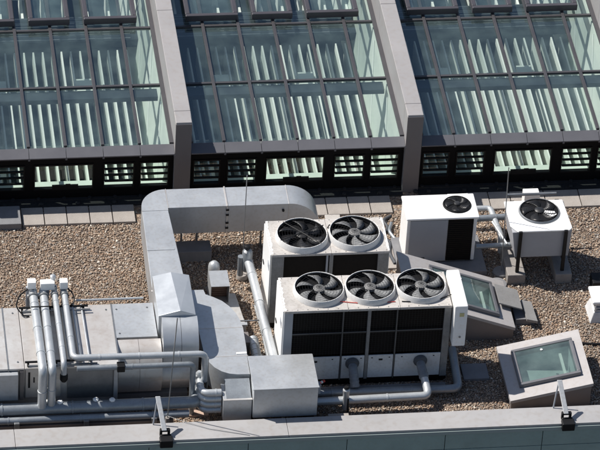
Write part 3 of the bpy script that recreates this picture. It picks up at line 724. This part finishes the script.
# ------------------------------------------------------------------ elbow stack
K = thing('elbow_stack', 'stack of four ribbed pipe elbows left of the box by the parapet', 'pipe elbows', (-2.05, -4.9, .15))
for z in (.62, .51, .40, .29):
    tube('pipe_elbow', [(-2.17, -4.6, z), (-2.17, -4.96, z), (-1.865, -4.96, z)], .057, 'pipe', K, bands=.09, band_h=1.09, bend=.14)
lathe('end_cap', (-2.17, -4.6, .62), [(.057, 0), (.057, .10), (.03, .14)], 'pipe', K, 16)
box('bracket', -2.24, -2.2, -4.65, -4.55, 0, .7, 'steel', K)

# ------------------------------------------------------------------ air handling unit
A = thing('air_handler', 'long galvanised air handling unit with flat panelled top along the left edge', 'air handler', (-4.6, -3.9, 0))
for (a, b) in ((-9.0, -7.05), (-7.04, -6.1), (-6.09, -5.11), (-5.095, -4.86), (-4.85, -3.42)):
    box('top_panel', a, b, -4.66, -3.16, .965, 1.0, 'galv2', A, .005)
for a in (-7.045, -6.095, -5.103, -3.41): box('joint_strip', a - .011, a + .011, -4.664, -3.156, .955, 1.005, 'steel', A, 0)
box('top_panel', -3.40, -2.76, -4.0, -3.16, .965, 1.0, 'galv', A, .005)
box('casing', -8.95, -3.42, -4.60, -3.20, .16, .963, 'galv2', A)
box('casing', -3.418, -2.76, -4.0, -3.20, .16, .963, 'galv2', A)
box('front_door', -8.9, -4.96, -4.75, -4.60, .45, .95, 'galv', A, .006)
m = box('front_panel', -4.93, -4.87, -4.68, -4.605, .40, .955, 'curbside', A)
box('front_panel', -4.84, -4.30, -4.635, -4.605, .40, .955, 'galv2', A)
MB().box(-4.80, -4.77, -4.642, -4.636, .6, .9).box(-4.72, -4.70, -4.642, -4.636, .7, .8).build('slot', M['black'], A)
box('front_panel', -4.2, -3.5, -4.625, -4.605, .35, .94, 'steel', A)
box('front_post', -3.49, -3.43, -4.66, -4.605, .2, .963, 'galv', A)
# barrel end section
pb = [(-4.03 - .44 * math.sin(a), .54 + .44 * math.cos(a)) for a in [PI / 2 * k / 14 for k in range(15)]] + [(-4.35, .2), (-4.03, .2)]
MB().prism(pb, -3.40, -3.07, 'x').build('barrel_panel', M['galv2'], A, smooth=True)
MB().prism(pb, -3.065, -2.72, 'x').build('barrel_panel', M['galv2'], A, smooth=True)
pc = [(-4.0 - .40 * math.sin(a), .42 + .36 * math.cos(a)) for a in [PI / 2 * k / 14 for k in range(15)]] + [(-4.2, .12), (-4.0, .12)]
MB().prism(pc, -2.715, -2.25, 'x').build('barrel_panel', M['galv2'], A, smooth=True)
box('plinth', -9, -3.42, -4.98, -3.2, 0, .158, 'curbside', A)
box('plinth_skirt', -9, -2.6, -5.06, -5.0, 0, .20, 'curbside', A)
for a in (-7.2, -6.1, -5.0, -3.94, -2.9): box('plinth_post', a - .04, a + .04, -5.13, -5.07, 0, .30, 'steel', A)
box('plinth', -3.4, -2.3, -4.3, -3.25, 0, .118, 'darkpaver', A)
m = MB()
for (x, y) in ((-3.34, -3.3), (-3.34, -3.9), (-2.86, -3.28), (-4.95, -3.3), (-4.95, -4.5), (-3.5, -3.3), (-3.5, -4.5)): m.lathe((x, y, 1.0), [(.018, 0), (.012, .012)], 10)
m.build('bolt', M['steel'], A, smooth=True)
# thin lighter cable tray at the AHU's rear edge
tag(MB().tube([(-3.95, -3.10, 1.05), (-2.9, -3.10, 1.05)], .018, 8).build('conduit_rail', M['pipe'], None, smooth=True), 'thin pale conduit along the rear edge of the air handler', 'conduit')

# trunk pipes in front of air handler
tag(tube('trunk_pipe', [(-9, -4.90, .40), (-2.42, -4.90, .40), (-2.22, -4.90, .40), (-2.22, -4.6, .40)], .095, 'pipedark', bands=1.0), 'thick blue-grey trunk pipe along the foot of the air handler, upper of two', 'pipe', 'trunk pipes along the air handler')
tag(tube('trunk_pipe', [(-9, -5.03, .285), (-2.36, -5.03, .285)], .06, 'pipedark', bands=1.0), 'thinner blue-grey trunk pipe along the foot of the air handler, lower of two', 'pipe', 'trunk pipes along the air handler')
tag(box('pink_board', -2.5, -2.02, -4.80, -4.50, .0, .05, 'brick', None, .006), 'pinkish board lying by the ribbed elbows in front of the air handler', 'board')
for i, x in enumerate((-3.53, -3.78, -4.55, -4.33)):
    j = random.uniform(-.02, .02)
    tag(MB().lathe((x, -4.87 + j, .49), [(.045, 0), (.05, .015), (.03, .035)], 7).build('rag', M['white'], None), ['white scrap on the trunk pipe, third from left', 'white scrap on the trunk pipe, rightmost', 'white scrap on the trunk pipe, leftmost, between the falling pipes', 'white scrap on the trunk pipe, second from left'][[1, 0, 2, 3][i]] , 'scrap', 'white scraps on the trunk pipe')

# ------------------------------------------------------------------ valved pipes over the air handler
VP = 'valved pipes over the air handler'
def valved(x, r, path, label, act, dy=0):
    t = thing('valved_pipe', label, 'pipe', (x, -3.1, 0), VP)
    yb = -3.02 + dy
    tube('pipe', [(x, yb, 1.17)] + path, r, 'pipe', t, bands=.55, bend=.1)
    tube('riser', [(x - .0, yb + .02, .02), (x, yb + .02, 1.10)], r * .8, 'pipedark', t, n=10)
    v = lathe('valve', (x, yb + .02, 1.17), [(r * 1.1, -.10), (r * 1.25, -.09), (r * 1.25, -.05), (r, -.04), (r, .03), (r * .75, .08), (r * .3, .085)], 'galvbright', t, 20)
    lathe('flange', (x, yb - .13, 1.17), [(r * 1.28, 0), (r * 1.28, .03)], 'steel', v, 20, axis='y')
    lathe('gasket', (x, yb, 1.17), [(r * .45, .086), (r * .45, .092)], 'black', v, 14)
    return t
va = valved(-4.615, .068, [(-4.60, -4.93, 1.17), (-4.61, -4.93, .46)], 'thick pipe with valve over the air handler, leftmost of four', 1)
vb = valved(-4.455, .064, [(-4.455, -4.92, 1.17), (-4.465, -4.90, .48)], 'thick pipe with valve over the air handler, second from left', 1)
vc = valved(-4.28, .047, [(-4.27, -4.78, 1.17), (-4.27, -4.80, .98)], 'thin pipe with capped valve over the air handler, second from right of four', 1, .03)
vd = valved(-4.13, .05, [(-4.12, -4.66, 1.17), (-2.10, -4.66, 1.15), (-2.10, -4.66, .62)], 'thin valved pipe over the air handler that turns right along its front edge', 1, .02)
for t, a, b, z in ((va, -4.70, -4.57, 1.36), (vb, -4.50, -4.28, 1.33), (vd, -4.20, -4.075, 1.34)):
    v = [c for c in t.children if c.name.startswith('valve')][0]
    MB().box(a, b, -3.05, -2.93, z - .10, z + .03).build('actuator', M['white'], v, .008)
    MB().box((a + b) / 2 - .05, (a + b) / 2 + .03, -3.02, -2.97, 1.1, z - .101).build('actuator_bracket', M['lightgrey'], v)
box('actuator_back', -4.72, -4.63, -2.99, -2.94, .7, 1.25, 'lightgrey', [c for c in va.children if c.name.startswith('valve')][0])
MB().lathe((-4.30, -2.92, 1.25), [(.03, -.2), (.03, .1), (.045, .11), (.045, .16), (.02, .18)], 16).build('air_vent', M['pipe'], [c for c in vc.children if c.name.startswith('valve')][0], smooth=True)
lathe('elbow_end', (-4.27, -4.80, .88), [(.05, .1), (.062, .08), (.062, 0), (.04, -.04)], 'black', vc, 16)
tube('cable', [(-4.68, -3.0, 1.24), (-4.84, -3.12, 1.2), (-4.90, -3.3, 1.12), (-4.78, -3.42, 1.03), (-4.7, -3.40, 1.01)], .012, 'black', va, n=6, bend=.08)
tube('cable', [(-4.10, -3.0, 1.24), (-4.0, -3.1, 1.2), (-3.98, -3.22, 1.12), (-4.05, -3.28, 1.1)], .012, 'black', vd, n=6, bend=.06)
t = thing('pipe_rack', 'dark steel rack carrying the four valved pipes across the air handler', 'rack', (-4.4, -4, 1.0))
for y in (-3.27, -4.60):
    tube('cross_rail', [(-4.85, y, 1.075), (-3.78, y, 1.075)], .018, 'black', t, n=8)
    tube('cross_rail', [(-4.80, y - .07, 1.06), (-3.75, y - .07, 1.06)], .014, 'steel', t, n=8)
    for x in (-4.8, -4.37, -3.85): box('stand', x - .015, x + .015, y - .03, y + .03, 1.001, 1.056, 'black', t, .002)
for x in (-3.98, -3.86): tube('long_rail', [(x - .02, -3.2, 1.04), (x, -4.66, 1.04)], .018, 'galv', t, n=8)
for x in (-4.19, -4.02): tube('thin_pipe', [(x, -3.25, 1.06), (x + .02, -4.6, 1.06)], .02, 'pipe', t, n=8)
for y in (-3.50, ): tube('guide', [(-4.68, y, 1.27), (-4.40, y, 1.27)], .01, 'black', t, n=6)
t = thing('front_pipe', 'blue-grey pipe along the front top edge of the air handler, dropping at its right end', 'pipe', (-3.2, -4.76, 1.0))
tube('pipe', [(-4.07, -4.76, 1.04), (-2.29, -4.76, 1.04), (-2.29, -4.74, .05)], .045, 'pipedark', t, bend=.09, bands=1.2)
box('clamp', -3.46, -3.34, -4.83, -4.70, .985, 1.10, 'black', t, .01)
tube('support', [(-2.05, -4.60, 1.02), (-2.05, -4.62, .06)], .02, 'steel', t, n=8)

# ------------------------------------------------------------------ pipes left of the chillers
t = thing('riser_pipe', 'pale thick pipe with dark valve running forward left of the chillers', 'pipe', (-1.05, -2, 0))
tube('pipe', [(-1.06, -1.63, .55), (-.93, -4.46, .52)], .072, 'pipe', t, bands=.7)
lathe('valve', (-1.08, -1.60, .36), [(.075, 0), (.085, .03), (.085, .36), (.06, .40), (.03, .42)], 'pipedark', t, 18)
lathe('valve_wheel', (-1.09, -1.60, .79), [(.045, 0), (.06, .02), (.045, .05), (.012, .06)], 'black', t, 14)
lathe('gauge', (-1.12, -1.66, .74), [(.02, 0), (.028, .03), (.01, .05)], 'white', t, 12)
tube('branch', [(-1.18, -1.58, .62), (-1.18, -1.58, .25)], .05, 'pipedark', t)
tag(tube('small_pipe', [(-1.0, -2.30, .18), (-.96, -3.0, .16), (-.93, -4.46, .16)], .04, 'pipe', bands=.25), 'thin banded pipe low beside the pale riser pipe', 'pipe', 'low pipes left of the chillers')
tag(tube('small_pipe', [(-1.16, -3.22, .24), (-1.13, -4.46, .22)], .075, 'pipe', bands=.12), 'short fat banded pipe end behind the box by the parapet', 'pipe', 'low pipes left of the chillers')
tag(tube('conduit', [(-1.75, -2.98, .42), (-.95, -2.98, .42)], .012, 'steel', n=6), 'thin steel conduit from the exhaust hood towards the chillers', 'conduit')
tag(box('roof_box', -1.45, -1.22, -3.35, -3.08, 0, .28, 'curbside', None, .008), 'small brown-grey box behind the curved duct', 'box')

# ------------------------------------------------------------------ pipes in front of the chiller
t = thing('supply_pipe', 'pale pipe in front of the three-fan chiller bending up to its right hose', 'pipe', (.5, -4.8, 0))
tube('pipe', [(-.9, -4.84, .25), (1.40, -4.79, .25), (1.38, -4.60, .32), (1.36, -4.45, .38)], .062, 'pipe', t, bands=.9, bend=.12)
tube('flexible_hose', [(1.34, -4.19, .46), (1.34, -4.31, .45), (1.365, -4.50, .36)], .072, 'hose', t, bands=.05, band_h=1.06, bend=.06)
lathe('collar', (1.34, -4.18, .47), [(.10, 0), (.11, -.03), (.09, -.07), (.07, -.08)], 'rubber', t, 24, axis='y')
t = thing('return_pipe', 'darker pipe hugging the base of the three-fan chiller and round its right corner', 'pipe', (.8, -4.5, 0))
tube('pipe', [(-.7, -4.50, .14), (1.92, -4.52, .14), (1.97, -3.55, .14)], .068, 'pipedark', t, bands=.9, bend=.12)
tube('flexible_hose', [(.27, -4.19, .46), (.27, -4.31, .45), (.29, -4.48, .22)], .072, 'hose', t, bands=.05, band_h=1.06, bend=.06)
lathe('collar', (.27, -4.18, .47), [(.10, 0), (.11, -.03), (.09, -.07), (.07, -.08)], 'rubber', t, 24, axis='y')
t = thing('vent_stub', 'short upright vent stub on the pale pipe beside the parapet', 'vent pipe', (.09, -4.84, 0))
lathe('stub', (.09, -4.86, .12), [(.05, 0), (.05, .33), (.056, .335), (.056, .37), (.03, .40)], 'galv', t, 18)
lathe('cap', (.09, -4.86, .52), [(.045, .001), (.03, .03)], 'black', t, 12)
tube('strap', [(.12, -4.92, .0), (.12, -4.92, .35)], .012, 'black', t, n=6)
t = thing('tape_roll', 'short bent rod wrapped in red and white tape beside the box', 'tape', (-.25, -4.5, .3))
for k in range(5): tube('tape_band', [(-.36 + k * .035, -4.55 + k * .022, .34), (-.33 + k * .035, -4.53 + k * .022, .34)], .022, 'red' if k % 2 == 0 else 'white', t, n=8)
tag(box('timber_offcut', -.22, .1, -5.22, -5.12, .0, .24, 'paver', None, .004), 'pale offcut lying against the parapet between box and vent stub', 'offcut')
tag(box('junction_box', -.39, -.33, -4.95, -4.86, .5, .68, 'lightgrey', None, .004), 'tiny grey junction box on the right side of the square duct box', 'box')
tag(box('skid_beam', -.6, 1.75, -4.36, -4.26, 0, .07, 'darkpaver', None, .006), 'dark skid beam along the front foot of the three-fan chiller', 'beam')

# ------------------------------------------------------------------ parapet brackets
def davit(x, label, h=.5):
    t = thing('parapet_bracket', label, 'bracket', (x, -5.6, .35), 'brackets on the parapet')
    m = MB().box(x - .10, x + .10, -5.80, -5.66, .26, .40).box(x - .085, x + .085, -5.66, -5.62, .353, .40)
    m.build('clamp', M['black'], t, .015)
    MB().box(x - .09, x - .05, -5.62, -5.58, .354, .47).box(x + .03, x + .07, -5.62, -5.58, .354, .47).box(x - .085, x + .065, -5.63, -5.57, .44, .475).build('hinge', M['black'], t, .006)
    a = Vector((x - .02, -5.62, .46)); b = Vector((x - .10, -5.28, .86)); d = (b - a).normalized(); s = Vector((1, 0, 0)); u = d.cross(s).normalized()
    w, th = .037, .02
    p = []
    for c in (a, b): p += [c - s * w - u * th, c + s * w - u * th, c + s * w + u * th, c - s * w + u * th]
    MB().hexa(p).build('arm', M['panel'], t, .006)
    tube('stay', [(x - .1, -5.25, .80), (x - .16, -5.33, .352)], .012, 'lightgrey', t, n=6)
    return t
davit(-2.78, 'black clamp with slanting pale arm on the parapet at the left')
davit(3.42, 'black clamp with slanting pale arm on the parapet below the front skylight')
t = thing('lightning_rod', 'thin rod rising from behind the parapet near the left clamp', 'lightning rod', (-2.70, -5.1, 0), LR)
lathe('base', (-2.70, -5.12, 0), [(.09, 0), (.09, .06), (.035, .085), (.035, .3)], 'concrete', t, 18)
tube('rod', [(-2.70, -5.12, .28), (-2.60, -5.05, 2.18)], .009, 'steel', t, n=6)
tag(tube('rod_cable', [(-2.7, -5.13, .34), (-2.45, -5.32, .365), (-2.1, -5.5, .36), (-1.5, -5.69, .36)], .004, 'steel', n=6), 'thin cable lying across the parapet coping', 'cable')

# ------------------------------------------------------------------ light, sky, camera
w = bpy.data.worlds.new('World'); S.world = w; w.use_nodes = True
nt = w.node_tree; bg = nt.nodes['Background']
sky = nt.nodes.new('ShaderNodeTexSky'); sky.sky_type = 'NISHITA'; sky.sun_disc = False
sd = Vector((-.68, .36, 1)).normalized()
sky.sun_elevation = math.asin(sd.z); sky.sun_rotation = math.atan2(sd.x, sd.y)
nt.links.new(sky.outputs[0], bg.inputs[0]); bg.inputs[1].default_value = .068
L = bpy.data.lights.new('Sun', 'SUN'); L.energy = 5.0; L.angle = math.radians(.53); L.color = (1, .955, .89)
lo = bpy.data.objects.new('Sun', L); COL.objects.link(lo); lo.rotation_euler = (-sd).to_track_quat('-Z', 'Y').to_euler(); lo.location = (-6, 4, 12)

cam = bpy.data.cameras.new('Camera'); co = bpy.data.objects.new('Camera', cam); COL.objects.link(co)
p, th, ph = [math.radians(a) for a in (37, 9.28, -3.58)]
f = Vector((math.sin(th) * math.cos(p), math.cos(th) * math.cos(p), -math.sin(p)))
r = Vector((math.cos(th), -math.sin(th), 0)); u = r.cross(f)
r2 = r * math.cos(ph) - u * math.sin(ph); u2 = r * math.sin(ph) + u * math.cos(ph)
mt = Matrix((r2, u2, -f)).transposed().to_4x4(); mt.translation = -67 * f
co.matrix_world = mt
cam.sensor_width = 36; cam.lens = 4084 / 600 * 36; cam.clip_start = 1; cam.clip_end = 3000
S.camera = co
S.view_settings.view_transform = 'Standard'; S.view_settings.look = 'None'; S.view_settings.exposure = .32; S.view_settings.gamma = 1; S.view_settings.use_curve_mapping = False
